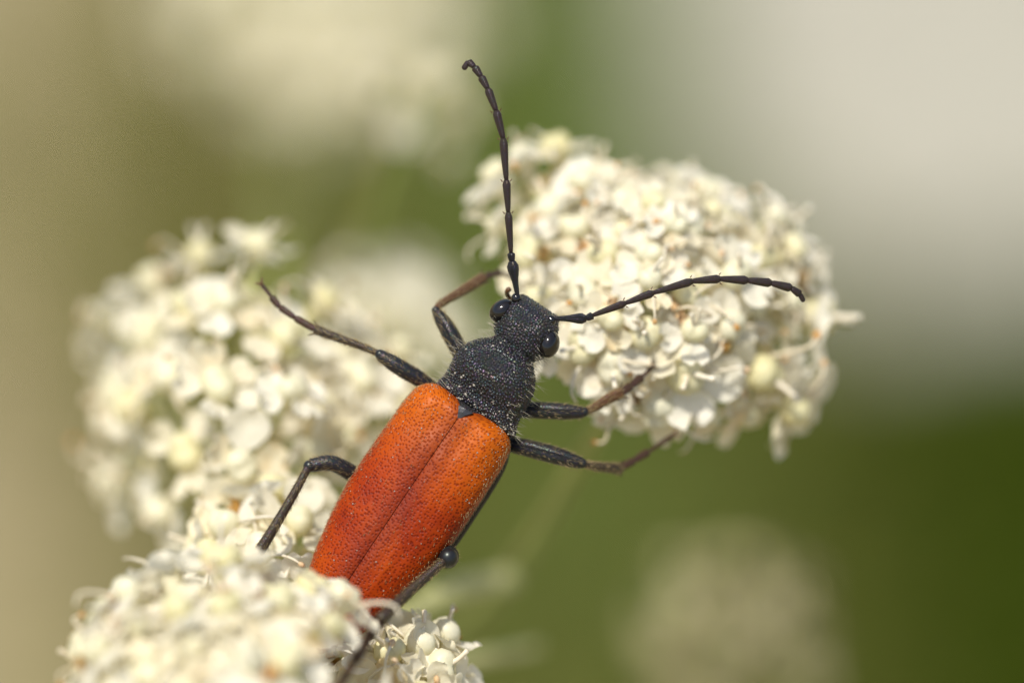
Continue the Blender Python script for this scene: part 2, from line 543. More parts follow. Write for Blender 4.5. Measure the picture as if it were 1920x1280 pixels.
def stamen_geo(kind, seed):
    """base at the origin, grows along +z and leans to +x"""
    r = np.random.default_rng(seed)
    if kind == 'style':
        l = r.uniform(34, 56)
        path = spline([(0, 0, 0), (2, 0, l * 0.5), (8, r.uniform(-4, 4), l)], 6)
        v, f, _ = tube(path * S, np.array([8, 6, 5, 4.6, 4.6, 5.5]) * S, 7, True, flatdir=(1, 0, 0))
        return [(v, f, 2)]
    l = r.uniform(60, 85)
    bend = r.uniform(10, 40)
    path = spline([(0, 0, 0), (12, r.uniform(-6, 6), l * 0.45), (bend, r.uniform(-12, 12), l * 0.85), (bend * 1.5 + 8, 0, l * r.uniform(0.8, 1.0))], 8)
    v, f, _ = tube(path * S, np.linspace(3.6, 2.4, 8) * S, 6, True, flatdir=(1, 0.2, 0))
    out = [(v, f, 2)]
    if kind == 'anther':
        e = path[-1] * S
        v, f = ball(e, 9 * S, 7, 5, (1.0, 0.7, 0.65))
        out.append((v, f, 3))
    return out

FM = [M['bulb'], M['petal'], M['filament'], M['anther']]
PETALS = [make_mesh('petal', *petal_mesh(20 + i, L=68 + 4 * (i % 4), W=35 + 2.0 * (i % 5), curl=[0.45, 0.6, 0.75, 0.3, 0.55, 0.8, 0.38, 0.5][i]), M['petal']) for i in range(8)]
WITHER = [make_mesh('withered_petal', *petal_mesh(60 + i, L=46, W=20, curl=1.1, wilt=1.0), M['anther'] if i else M['withered']) for i in range(3)]
BULBS = [make_mesh('disc', *bulb_geo(i), M['bulb']) for i in range(5)]
STAMENS = []
for i in range(10):
    k = ['style', 'style', 'style', 'style', 'bare', 'bare', 'anther', 'anther', 'bare', 'anther'][i]
    v, f, mi, _ = join(stamen_geo(k, 90 + i))
    STAMENS.append(make_mesh('stamen', v, f, FM, midx=mi))

def petal_local(k, r, big=1.0):
    a = k * 2 * math.pi / 5 + r.uniform(-0.2, 0.2)
    tilt = r.uniform(-0.15, 0.40)
    sc_ = big * r.uniform(0.85, 1.12)
    return (Matrix.Rotation(a, 4, 'Z') @ Matrix.Translation((23 * S, 0, -20 * S)) @ Matrix.Rotation(-tilt, 4, 'Y')
            @ Matrix.Rotation(r.uniform(-0.3, 0.3), 4, 'X') @ Matrix.Scale(sc_, 4))

def stamen_local(kind_i, r, idx=0):
    if kind_i < 4:   # styles rise from the top of the disc
        a = r.uniform(0, 6.28)
        return Matrix.Rotation(a, 4, 'Z') @ Matrix.Translation((7 * S, 0, 8 * S)) @ Matrix.Rotation(r.uniform(0.0, 0.45), 4, 'Y')
    a = (idx + 0.5) * 2 * math.pi / 5 + r.uniform(-0.3, 0.3)
    return Matrix.Rotation(a, 4, 'Z') @ Matrix.Translation((28 * S, 0, -14 * S)) @ Matrix.Rotation(r.uniform(0.3, 1.25), 4, 'Y')

def mesh_geo(me, mat4, mi):
    V = [tuple(mat4 @ v.co) for v in me.vertices]
    F = [tuple(p.vertices) for p in me.polygons]
    return V, F, mi

def joined_floret(seed, mats, petal_scale=1.0):
    r = random.Random(seed)
    parts = [mesh_geo(BULBS[seed % 5], Matrix.Identity(4), 0)]
    for k in range(5):
        parts.append(mesh_geo(PETALS[r.randrange(8)], petal_local(k, r, petal_scale), 1))
    for k in range(r.randrange(1, 4)):
        i = r.randrange(10)
        me_ = STAMENS[i]
        m4 = stamen_local(i, r, k)
        V = [tuple(m4 @ v.co) for v in me_.vertices]
        for mi in (2, 3):
            F = [tuple(p.vertices) for p in me_.polygons if p.material_index == mi]
            if F: parts.append((V, F, mi))
    v, f, mi, _ = join(parts)
    return make_mesh('floret', v, f, mats, midx=mi)

JOINED = [joined_floret(i, FM) for i in range(8)]
SHADE_FLORETS = [joined_floret(30 + i, [M['shade_bulb'], M['shade_petal'], M['shade_petal'], M['withered']]) for i in range(4)]  # florets coloured as standing in shade

def basis(zdir, spin, loc):
    z = nrm(zdir)
    x = nrm(np.cross([0.3, 0.9, 0.2], z)); y = np.cross(z, x)
    c, s = math.cos(spin), math.sin(spin)
    x2 = x * c + y * s; y2 = np.cross(z, x2)
    m = Matrix.Identity(4)
    for i in range(3):
        m[i][0], m[i][1], m[i][2], m[i][3] = x2[i], y2[i], z[i], loc[i]
    return m

def cam_vec(a, b, c):
    """right, up, towards lens -> world"""
    return a * Rv + b * Uv - c * Fv

def make_umbel(name, label, group, cpx, rad, height, tilt, spacing, hub, seed, fixed=(), detail=True, cut=-0.25,
               max_detail=58, jitter=0.16, florets=None, petal_scale=1.0, size=1.0, stalk_r=18, node_drop=1.05, dull=False, deep=1.0, shear=0.0, keep_clear=None, sizes=(0.85, 1.1), face=-2.0, lumpy=0.06):
    """a dome of florets on pedicels; cpx = (px, py, z) of the dome's centre; rad/height in pixels of the focal plane"""
    r = random.Random(seed)
    C = P(*cpx)
    axis = nrm(np.array([0, 0, 1.0]) + tilt[0] * Rv + tilt[1] * Fv)
    e1 = nrm(np.cross(axis, Fv)); e2 = np.cross(axis, e1)
    a, h = rad * S, height * S
    a2 = a * deep
    node = C - axis * h * node_drop
    root = empty(name, node)
    tag(root, label, 'flower umbel', group)
    inv = -node
    def on_dome(u):          # u unit vector in dome frame -> position, normal
        p = C + e1 * u[0] * a + e2 * u[1] * a2 + axis * u[2] * h
        p = p + Fv * (shear * a * max(0.0, u[0] + 0.25))
        n = nrm(e1 * u[0] / a + e2 * u[1] / a2 + axis * u[2] / h)
        return p, n
    spots = []
    for fx, fy, *fs in fixed:   # florets whose place the photograph shows: where that line of sight meets the dome
        o_ = CAM; d_ = nrm(P(fx, fy, 0) - CAM)
        T = np.array([e1 / a, e2 / a2, axis / h])
        oo, dd = T @ (o_ - C), T @ d_
        A, B, Cc = dd @ dd, 2 * oo @ dd, oo @ oo - 1
        disc = B * B - 4 * A * Cc
        if disc < 0:
            t = -B / (2 * A)
            u = oo + dd * t          # a floret that stands out beyond the even dome
            u *= min(1.0, 1.35 / np.linalg.norm(u))
        else:
            u = oo + dd * ((-B - math.sqrt(disc)) / (2 * A))
        p, n = on_dome(u)
        spots.append((p, n, fs[0] if fs else 1.0))
    tries = 0
    sp = spacing * S
    nfix = len(spots)
    while tries < 5000:
        tries += 1
        u = np.array([r.gauss(0, 1) for _ in range(3)]); u /= np.linalg.norm(u)
        if u[2] < cut: continue
        p, n = on_dome(u)
        bump = math.sin(3.1 * u[0] + seed) * math.cos(2.7 * u[1] - seed) + 0.5 * math.sin(6 * u[1] + 4 * u[0])
        p = p + n * (r.uniform(-0.55, 0.3) * sp + bump * lumpy * a)
        sz = r.uniform(*sizes)
        if np.dot(n, nrm(CAM - p)) < face: continue
        if keep_clear is not None:      # a leg lies here: leave room for it
            A_, B_, w_ = keep_clear
            t_ = min(1, max(0, np.dot(p - A_, B_ - A_) / np.dot(B_ - A_, B_ - A_)))
            L_ = A_ + (B_ - A_) * t_
            dv = p - L_; dv = dv - Fv * min(0.0, np.dot(dv, Fv))
            if np.linalg.norm(dv) < w_ * S: continue
        if all(np.linalg.norm(p - q) > sp * 0.5 * (sz + z_) for q, _, z_ in spots):
            spots.append((p, n, sz))
    # nearest to the lens first: those show their petals
    def seen(s):
        return np.dot(s[1], nrm(CAM - s[0]))
    order = spots[:nfix] + sorted(spots[nfix:], key=seen, reverse=True)
    for i, (p, n, fsz) in enumerate(order):
        full = detail and i < max_detail and seen((p, n)) > -0.25
        fsz *= size
        ax = nrm(n + 0.35 * nrm(p - node) + np.array([r.gauss(0, jitter) for _ in range(3)]))
        spin = r.uniform(0, 6.28)
        m4 = basis(ax, spin, p + inv) @ Matrix.Scale(fsz, 4)
        if full:
            f = obj('floret', BULBS[r.randrange(5)], root)
            f.matrix_basis = m4
            miss = r.randrange(5) if r.random() < 0.25 else -1
            for k in range(5):
                if k == miss: continue
                if r.random() < 0.05:
                    q = obj('withered_petal', WITHER[r.randrange(3)], f)
                else:
                    q = obj('petal', PETALS[r.randrange(8)], f)
                q.matrix_basis = petal_local(k, r, petal_scale)
            ns = r.choice([1, 1, 2, 2, 3, 4])
            for k in range(ns):
                si = r.choice([0, 1, 2, 3, 4, 5, 6, 7, 8, 9, 4, 5, 8, 6, 7, 9])
                q = obj('stamen', STAMENS[si], f)
                q.matrix_basis = stamen_local(si, r, r.randrange(5))
        else:
            f = obj('floret', (florets or JOINED)[r.randrange(len(florets or JOINED))], root)
            f.matrix_basis = m4
        b = p - ax * 66 * S * fsz
        mid = (b + node) / 2 + ax * -8 * S
        path = spline([b + inv, mid + inv, np.zeros(3)], 6)
        v, fc, uv = tube(path, np.array([8, 6.5, 6.5, 6.5, 7, 8]) * S * size, 6, True)
        obj('pedicel', make_mesh('pedicel', v, fc, M['shade_bulb'] if dull else M['pedicel']), root)  # low umbel's pedicels carry the painted shade too
    hb = P(*hub) if len(hub) == 3 and not isinstance(hub, np.ndarray) else hub
    mid = node * 0.6 + hb * 0.4 - axis * 0.35
    path = spline([np.zeros(3) + axis * 6 * S, mid + inv, hb + inv], 16)
    v, fc, uv = tube(path, np.linspace(stalk_r, stalk_r * 1.25, 16) * S, 10, True)
    obj('stalk', make_mesh('stalk', v, fc, M['stalk']), root)
    return root

HUB = (760, 1250, -2300)
GR = 'cream flower umbels on one plant'
# the umbel the beetle's head and feelers lie over
make_umbel('flower_umbel', 'dense white flower dome behind the two black antennae, in front of grey path', None,
           (1215, 560, -420), 305, 215, (0.22, 0.02), 90, HUB, 11, cut=0.0, lumpy=0.09, max_detail=60, sizes=(0.72, 0.95),
           fixed=[(1440, 705, 1.3), (1290, 700, 1.15), (1375, 608, 1.0), (1212, 622, 1.0), (1545, 595, 1.2), (1150, 690, 1.0), (1235, 775, 1.1), (1090, 650, 0.95), (1500, 775, 1.1), (1410, 785, 0.9), (1175, 770, 0.9), (975, 285, 0.9), (1040, 265, 0.9), (1480, 420, 0.9),
                  (1330, 780, 0.9), (1500, 500, 1.0), (1130, 470), (1090, 545, 0.9), (1030, 380), (985, 470), (935, 340, 0.95), (900, 300, 0.8), (1300, 420), (1430, 480), (1295, 540)])
big = bpy.context.scene.objects['flower_umbel']
for (px, py, z, sp_, tl) in ((1228, 500, -245, 1.2, 0.9), (1205, 515, -235, 2.6, 0.5)):
    q = obj('withered_petal', WITHER[0], big, label='curled ochre withered petal')
    q.matrix_basis = basis(cam_vec(-0.5, 0.6, tl), sp_, P(px, py, z) - np.array(big.location)) @ Matrix.Scale(1.9, 4)
make_umbel('flower_umbel', 'loose white flower dome behind the beetle\'s outstretched middle leg, pale pedicels showing', None,
           (385, 735, -560), 265, 240, (-0.12, 0.1), 150, HUB, 23, cut=-0.2, face=-0.05, deep=1.4, shear=1.5,
           fixed=[(335, 850), (345, 560), (300, 700), (425, 555), (410, 715), (225, 880), (540, 620), (250, 620), (180, 740)])
make_umbel('flower_umbel', 'sharp white flower tuft under the beetle\'s bent hind leg and orange wing edge', None,
           (500, 1040, -215), 140, 115, (-0.05, 0.0), 92, HUB, 31, cut=-0.1,
           fixed=[(415, 975), (565, 970), (510, 905), (385, 1040)])
make_umbel('flower_umbel', 'shaded white flower cluster directly beneath the orange wing case, on green stalk', None,
           (625, 770, -600), 165, 150, (0.0, 0.0), 128, HUB, 41, cut=-0.1,
           fixed=[(600, 765), (680, 700), (560, 690), (640, 830)])
make_umbel('flower_umbel', 'blurred white flower dome covering the tip of the orange wing cases', None,
           (432, 1306, 315), 272, 205, (0.05, 0.0), 94, HUB, 53, cut=-0.1, keep_clear=(P(715, 1160, 150), P(620, 1310, 380), 118),
           fixed=[(648, 1110), (628, 1165, 0.75), (590, 1092), (525, 1118), (420, 1125), (330, 1130), (250, 1160), (545, 1230), (470, 1230)])
make_umbel('flower_umbel', 'small yellowish flower tuft below the far end of the long trailing hind leg', None,
           (745, 1300, -70), 125, 130, (0.05, 0.0), 88, HUB, 61, cut=-0.1, fixed=[(790, 1195), (835, 1250), (730, 1215)])
make_umbel('flower_umbel', 'hazy white flower cluster behind the beetle\'s bent front leg', None,
           (740, 590, -2300), 175, 110, (0.0, 0.0), 130, (760, 1100, -2600), 71, detail=False, size=0.7)
make_umbel('flower_umbel', 'blurred flower tuft at the tip of the upright antenna', None,
           (775, 205, -1900), 135, 75, (0.5, 0.0), 105, (700, 700, -3000), 73, detail=False, size=0.42)
make_umbel('flower_umbel', 'large soft cream flower dome beyond the upright antenna, thin stalks below', None,
           (600, 10, -6500), 480, 190, (0.15, 0.0), 152, (512, 470, -2700), 79, detail=False, node_drop=1.5, size=1.0)
make_umbel('flower_umbel', 'flower head with shade put into its colours, low over the dark green grass', None,
           (1370, 1190, -2900), 190, 200, (0.0, 0.0), 135, (1300, 1900, -2900), 83, detail=False, florets=SHADE_FLORETS, dull=True, size=0.8)

# bracts that stick out from below the small tuft, out of focus
tuft = bpy.context.scene.objects['flower_umbel.005']
for pts_, w_ in (([(745, 1165, -650), (850, 1105, -900), (962, 1082, -1150)], (16, 26, 24)), ([(770, 1275, -700), (880, 1238, -950), (1010, 1212, -1250)], (12, 16, 9))):
    pa = spline([P(*q) for q in pts_], 10) - np.array(tuft.location)
    v, f, uv = tube(pa, np.interp(np.linspace(0, 1, 10), [0, 0.5, 1], w_) * S, 10, flat=0.5)
    obj('bract', make_mesh('bract', v, f, M['pedicel']), tuft)
# second stem, behind the loose dome
hb2 = P(512, 470, -2700); ft2 = np.array([hb2[0] - 0.5, hb2[1] + 1.5, 0.0])
v, f, uv = tube(spline([hb2, hb2 * 0.5 + ft2 * 0.5 + np.array([0.2, -0.3, 0]), ft2], 16) - ft2, np.linspace(24, 44, 16) * S, 10, True)
o = obj('plant_stem', make_mesh('plant_stem', v, f, M['stalk'])); o.location = Vector(ft2)
tag(o, 'slim green stem rising behind the loose white flower dome to the large soft one', 'stem')
# plant stem carrying the stalks
hb = P(*HUB)
foot = np.array([hb[0] + 0.6, hb[1] + 1.0, 0.0])
path = spline([hb, hb * 0.5 + foot * 0.5 + np.array([0.4, 0.2, 0]), foot], 16)
v, f, uv = tube(path - foot, np.linspace(26, 40, 16) * S * 1.6, 12, True)
o = obj('plant_stem', make_mesh('plant_stem', v, f, M['stalk'])); o.location = Vector(foot)
tag(o, 'upright green plant stem below the flower umbels', 'stem')

# ------------------------------------------------------------------ beetle
AX = np.array([0.5593, -0.8290]); PE = np.array([0.8290, 0.5593])     # body axis and cross axis in the picture
OX = 1155 * PE
ROLL = R_(9)
BROOT = P(*(OX - 300 * AX), -40)
def Bp(x, y, z):
    """beetle frame (pixels: across, forward, up from the back) -> relative to the beetle's root"""
    xr = x * math.cos(ROLL) - z * math.sin(ROLL)
    zr = x * math.sin(ROLL) + z * math.cos(ROLL)
    q = OX + xr * PE + y * AX
    return P(q[0], q[1], zr) - BROOT
def Pb(px, py, z=0): return P(px, py, z) - BROOT
beetle = empty('beetle', BROOT)
tag(beetle, 'longhorn beetle with orange-red wing cases and black head climbing white flowers', 'beetle')

def grid_faces(nu, nv, flip=False):
    F = []
    for i in range(nu - 1):
        for j in range(nv - 1):
            a = i * nv + j
            q = (a, a + 1, a + nv + 1, a + nv)
            F.append(q[::-1] if flip else q)
    return F

# wing cases
HWY = [-130, -170, -200, -260, -330, -390, -450, -525, -590, -640, -675, -692]
HWV = [100, 108, 112, 114, 115, 114, 107, 93, 74, 52, 28, 6]
def elytron(side):
    nu, nv = 90, 36
    V, UV = [], []
    y0, y1 = -136, -692
    samp = []
    for i in range(nu):
        u = (i / (nu - 1)) ** 1.25
        y = y0 + (y1 - y0) * u
        s = y0 - y
        hw = float(np.interp(-y, [-q for q in HWY], HWV))
        ht = 72 * (0.90 + 0.10 * min(1, s / 120)) * (1 - 0.55 * max(0, (s - 330) / 230) ** 2)
        g = 0.16 + 0.84 * math.sqrt(max(0, 1 - (1 - min(s / 34, 1)) ** 2))
        arc = 0; prev = None
        for j in range(nv):
            th = R_(118) * (j / (nv - 1)) ** 0.92
            n = 2.5
            sx, cx = math.sin(th), math.cos(th)
            x = hw * abs(sx) ** (2 / n)
            z = ht * (abs(cx) ** (2 / n)) * (1 if cx > 0 else -0.45)
            # suture: groove and thin raised rim; two faint ribs
            z -= 3.5 * math.exp(-(x / 6.0) ** 2)
            z += 1.6 * math.exp(-((x - 13) / 6) ** 2)
            z += 1.3 * math.exp(-((x - 46) / 5) ** 2) + 1.2 * math.exp(-((x - 74) / 5) ** 2) if s > 60 else 0
            # shoulder bump and hollow beside the scutellum
            z += 6 * math.exp(-((x - 72) / 24) ** 2 - ((s - 48) / 36) ** 2) - 5 * math.exp(-((x - 28) / 22) ** 2 - ((s - 62) / 40) ** 2)
            x = max(x, 0.7)
            xc, zc = 57, 4
            xx = xc + (x - xc) * g; zz = zc + (z - zc) * g
            zz -= 30
            v = Bp(side * xx, y, zz)
            if prev is not None: arc += np.linalg.norm(v - prev)
            prev = v
            V.append(v); UV.append((arc + (0 if side > 0 else 0), s * S + (7.3 if side < 0 else 0) * 0))
            samp.append((i, j))
    F = grid_faces(nu, nv, flip=side > 0)
    V.append(Bp(side * 57, y0 + 3, -26)); UV.append((0.1, 0)); c = len(V) - 1
    for j in range(nv - 1):
        F.append((c, j, j + 1) if side > 0 else (c, j + 1, j))
    me_ = make_mesh('elytron', V, F, M['elytron'], uv=UV)
    o_ = obj('elytron', me_, beetle)
    # short golden hairs lying backwards, more visible along the outer edge
    A = np.array(V[:-1]).reshape(nu, nv, 3)
    ro, di, le = [], [], []
    back = nrm(Bp(0, -10, 0) - Bp(0, 0, 0))
    for k in range(1700):
        i = rng.integers(1, nu - 2); j = rng.integers(1, nv - 2) if k % 3 else rng.integers(int(nv * 0.5), nv - 3)
        fu, fv = rng.random(2)
        p = A[i, j] * (1 - fu) * (1 - fv) + A[i + 1, j] * fu * (1 - fv) + A[i, j + 1] * (1 - fu) * fv + A[i + 1, j + 1] * fu * fv
        n = np.cross(A[i + 1, j] - A[i, j], A[i, j + 1] - A[i, j])
        n = nrm(n)
        yy = y0 + (y1 - y0) * (i / (nu - 1)) ** 1.25
        if np.dot(n, A[i, j] - Bp(side * 30, yy, -45)) < 0: n = -n
        if np.dot(n, -Fv) > 0.55 and k % 4: continue
        ro.append(p); di.append(n * 0.55 + back * 0.9 + rng.normal(0, 0.12, 3)); le.append(rng.uniform(4, 8) * S)
    hv, hf = hairs(ro, di, le, 0.36 * S)
    obj('hair', make_mesh('hair', hv, hf, M['hair']), o_, kind='stuff')
    return o_, A
E1, A1 = elytron(-1)
E2, A2 = elytron(1)

def loft(secs, ns=48, n=2.3, close=True, center=0):
    """secs: (y, halfwidth, ztop, zbot, xcenter); closed rings round the body axis"""
    V, UV = [], []
    arc = 0
    for i, (y, hw, zt, zb, xc) in enumerate(secs):
        zc = (zt * 0.45 + zb * 0.55)
        for j in range(ns):
            th = 2 * math.pi * j / ns
            sx, cx = math.sin(th), math.cos(th)
            x = xc + hw * math.copysign(abs(sx) ** (2 / n), sx)
            z = zc + ((zt - zc) if cx > 0 else (zc - zb)) * math.copysign(abs(cx) ** (2 / n), cx)
            V.append(Bp(x, y, z)); UV.append((x * S * (1 if cx > 0 else 1.3) + 3, (y + (zt - z) * 0.6) * S))
    F = []
    m = len(secs)
    for i in range(m - 1):
        for j in range(ns):
            j2 = (j + 1) % ns
            F.append((i * ns + j, i * ns + j2, (i + 1) * ns + j2, (i + 1) * ns + j))
    if close:
        for i, (y, hw, zt, zb, xc) in ((0, secs[0]), (m - 1, secs[-1])):
            V.append(Bp(xc, y, (zt * 0.45 + zb * 0.55))); UV.append((3, y * S)); c = len(V) - 1
            for j in range(ns):
                j2 = (j + 1) % ns
                F.append((c, i * ns + j2, i * ns + j) if i == 0 else (c, i * ns + j, i * ns + j2))
    return V, F, UV

def dense(secs, k):
    s = np.array(secs, float)
    return spline(s, k)

# pronotum (bell shaped, hollow before the base)
psec = [(-143, 87, -2, -62, 9), (-138, 89, 6, -66, 9), (-130, 87, 12, -68, 8), (-117, 83, 14, -70, 7), (-104, 82, 22, -72, 6), (-88, 83, 34, -74, 5),
        (-66, 82, 42, -74, 4), (-44, 76, 42, -72, 4), (-26, 64, 35, -68, 5), (-12, 50, 25, -60, 6), (-6, 44, 19, -56, 7), (-2, 44, 19, -55, 7), (2, 38, 10, -50, 7)]
V, F, UV = loft(dense(psec, 46), 56)
pron = obj('pronotum', make_mesh('pronotum', V, F, M['pronotum'], uv=UV), beetle, label='black granular pronotum dusted with pollen')
PA = np.array(V[:46 * 56]).reshape(46, 56, 3)

# head
hsec = [(-12, 37, 8, -46, 8), (-4, 40, 13, -50, 8), (5, 50, 19, -54, 7), (14, 56, 23, -56, 6), (26, 56, 27, -58, 5), (42, 57, 32, -60, 5), (58, 56, 31, -62, 4), (72, 52, 24, -64, 3),
        (80, 47, 14, -66, 1), (86, 44, 2, -68, 1), (90, 40, -16, -70, 0), (92, 33, -38, -72, 0), (92, 22, -56, -74, 0)]
V, F, UV = loft(dense(hsec, 42), 48)
head = obj('head', make_mesh('head', V, F, M['head'], uv=UV), beetle)
HA = np.array(V[:42 * 48]).reshape(42, 48, 3)
def ellipsoid(c, rx, ry, rz, nu=20, nv=14, rot=0.0, pinch=0.0):
    V, F = ball((0, 0, 0), 1.0, nu, nv)
    out = []
    for (x, y, z) in V:
        x, y, z = x * rx, y * ry, z * rz
        if pinch: x -= pinch * math.exp(-((y - ry * 0.55) / (ry * 0.35)) ** 2)
        cs, sn = math.cos(rot), math.sin(rot)
        x, y = x * cs - y * sn, x * sn + y * cs
        out.append(Bp(c[0] + x, c[1] + y, c[2] + z))
    return out, F
for sx, cx, cy in ((-1, -50, 44), (1, 59, 41)):
    v, f = ellipsoid((cx, cy, -4), 20, 27, 26, rot=0.35 * sx)
    obj('eye', make_mesh('eye', v, f, M['eye']), head, label='glossy black compound eye')
for px, py in ((968, 559), (1033, 600)):
    v, f = ball(tuple(Pb(px, py, 2)), 10 * S, 10, 8)
    obj('antenna_socket', make_mesh('antenna_socket', v, f, M['eye']), head)
# jaw parts and a palp peeping out in front
v, f, uv = tube(spline([Bp(-10, 70, -66), Bp(-14, 74, -90), Bp(-6, 72, -108)], 6), np.array([12, 11, 9, 7, 5, 3]) * S, 8)
obj('mandible', make_mesh('mandible', v, f, M['eye']), head)
v, f, uv = tube(spline([Bp(14, 70, -66), Bp(18, 74, -90), Bp(10, 72, -108)], 6), np.array([12, 11, 9, 7, 5, 3]) * S, 8)
obj('mandible', make_mesh('mandible', v, f, M['eye']), head)
v, f, uv = tube(spline([Pb(962, 566, -60), Pb(952, 553, -55), Pb(951, 546, -45), Pb(956, 541, -40)], 8), np.array([4, 4, 4.5, 4, 4.5, 5, 5.5, 4]) * S, 7)
obj('palp', make_mesh('palp', v, f, M['rust_tibia']), head)

# scutellum, abdomen and breast underneath
sv = [Bp(-13, -148, 30), Bp(3, -147, 35), Bp(18, -146, 30), Bp(9, -158, 36), Bp(1, -174, 31), Bp(-6, -159, 36), Bp(2, -155, 38), Bp(-13, -148, 4), Bp(18, -146, 4), Bp(1, -174, 4)]
sf = [(6, 1, 0), (6, 2, 1), (6, 3, 2), (6, 4, 3), (6, 5, 4), (6, 0, 5), (0, 7, 9, 4, 5), (4, 9, 8, 2, 3), (2, 8, 7, 0, 1)]
obj('scutellum', make_mesh('scutellum', sv, sf, plain('scutellum_grey', (0.03, 0.03, 0.032), 0.38, 0.6, 0.4, 40, 0.004), smooth=False), beetle)
asec = [(-132, 60, 0, -70, 8), (-150, 90, 10, -95, 4), (-200, 110, 5, -115, 4), (-300, 114, 0, -120, 4), (-400, 112, -5, -112, 4), (-500, 92, -10, -95, 2), (-600, 60, -10, -70, 0), (-680, 12, -25, -45, 0)]
V, F, UV = loft(dense(asec, 36), 32)
F = [q[::-1] for q in F]
obj('abdomen', make_mesh('abdomen', V, F, M['abdomen'], uv=UV), beetle)

# antennae
def antenna(pts, zs, dia, name='antenna'):
    pts = [Pb(p[0], p[1], z) for p, z in zip(pts, zs)]
    a = None
    for i in range(len(pts) - 1):
        p, q = pts[i], pts[i + 1]
        d0, d1 = dia[i]
        k = 9
        line = spline([p, q], k)
        t = np.linspace(0, 1, k)
        if i == 0:
            rad = np.interp(t, [0, 0.12, 0.45, 0.8, 0.94, 1], [d0 * 0.75, d0, d0 * 1.35, d1, d1 * 0.95, d1 * 0.6]) / 2
        else:
            rad = np.interp(t, [0, 0.06, 0.5, 0.9, 0.97, 1], [d0 * 0.72, d0 * 0.88, (d0 + d1) / 2, d1, d1 * 0.95, d1 * 0.66]) / 2
        v, f, uv = tube(line, rad * S, 12)
        mt = M['scape'] if i < 2 else M['antenna']
        if i == 0:
            a = obj('antenna', make_mesh('antenna', v, f, mt, uv=uv), beetle)
            o_ = a
        else:
            o_ = obj('antenna_segment', make_mesh('antenna_segment', v, f, mt, uv=uv), a)
            if 1 < i < 6:     # tiny spurs at the end of each long segment
                dd = nrm(q - p); sd_ = np.cross(dd, Fv)
                for s in (-1, 1):
                    hv, hf = hairs([q - dd * 2 * S + s * sd_ * d1 * 0.45 * S], [dd + s * sd_ * 0.8], [7 * S], 1.4 * S)
                    obj('bristle', make_mesh('bristle', hv, hf, M['rust_tibia']), a)
    return a, pts
la = [(970.5, 556), (960, 490), (958, 474), (953, 398.5), (949.5, 338.5), (943.5, 260), (930.3, 208), (914.5, 166.6), (902, 144), (889.7, 126), (878, 116), (869, 130)]
ld = [(9, 23), (13, 15), (10, 15), (10.5, 16), (11, 16), (12, 16.5), (12, 16), (12, 16), (12, 15.5), (11.5, 15), (11, 11)]
ant1, pts1 = antenna(la, [5, 15, 18, 25, 28, 28, 25, 20, 15, 10, 6, 2], ld)
ra = [(1038, 597), (1099, 597), (1111.5, 591), (1173, 568), (1225, 548.8), (1298.4, 527), (1350.6, 522.7), (1402, 525.6), (1446, 530.5), (1484, 540), (1500, 552), (1507, 565)]
rd = [(9, 21), (13, 15), (10, 15), (10.5, 16), (11, 16.5), (12, 17), (12.5, 17.5), (13, 17.5), (13, 17), (12.5, 15), (11, 9)]
ant2, pts2 = antenna(ra, [5, 10, 12, 20, 22, 20, 15, 8, 0, -8, -14, -18], rd)

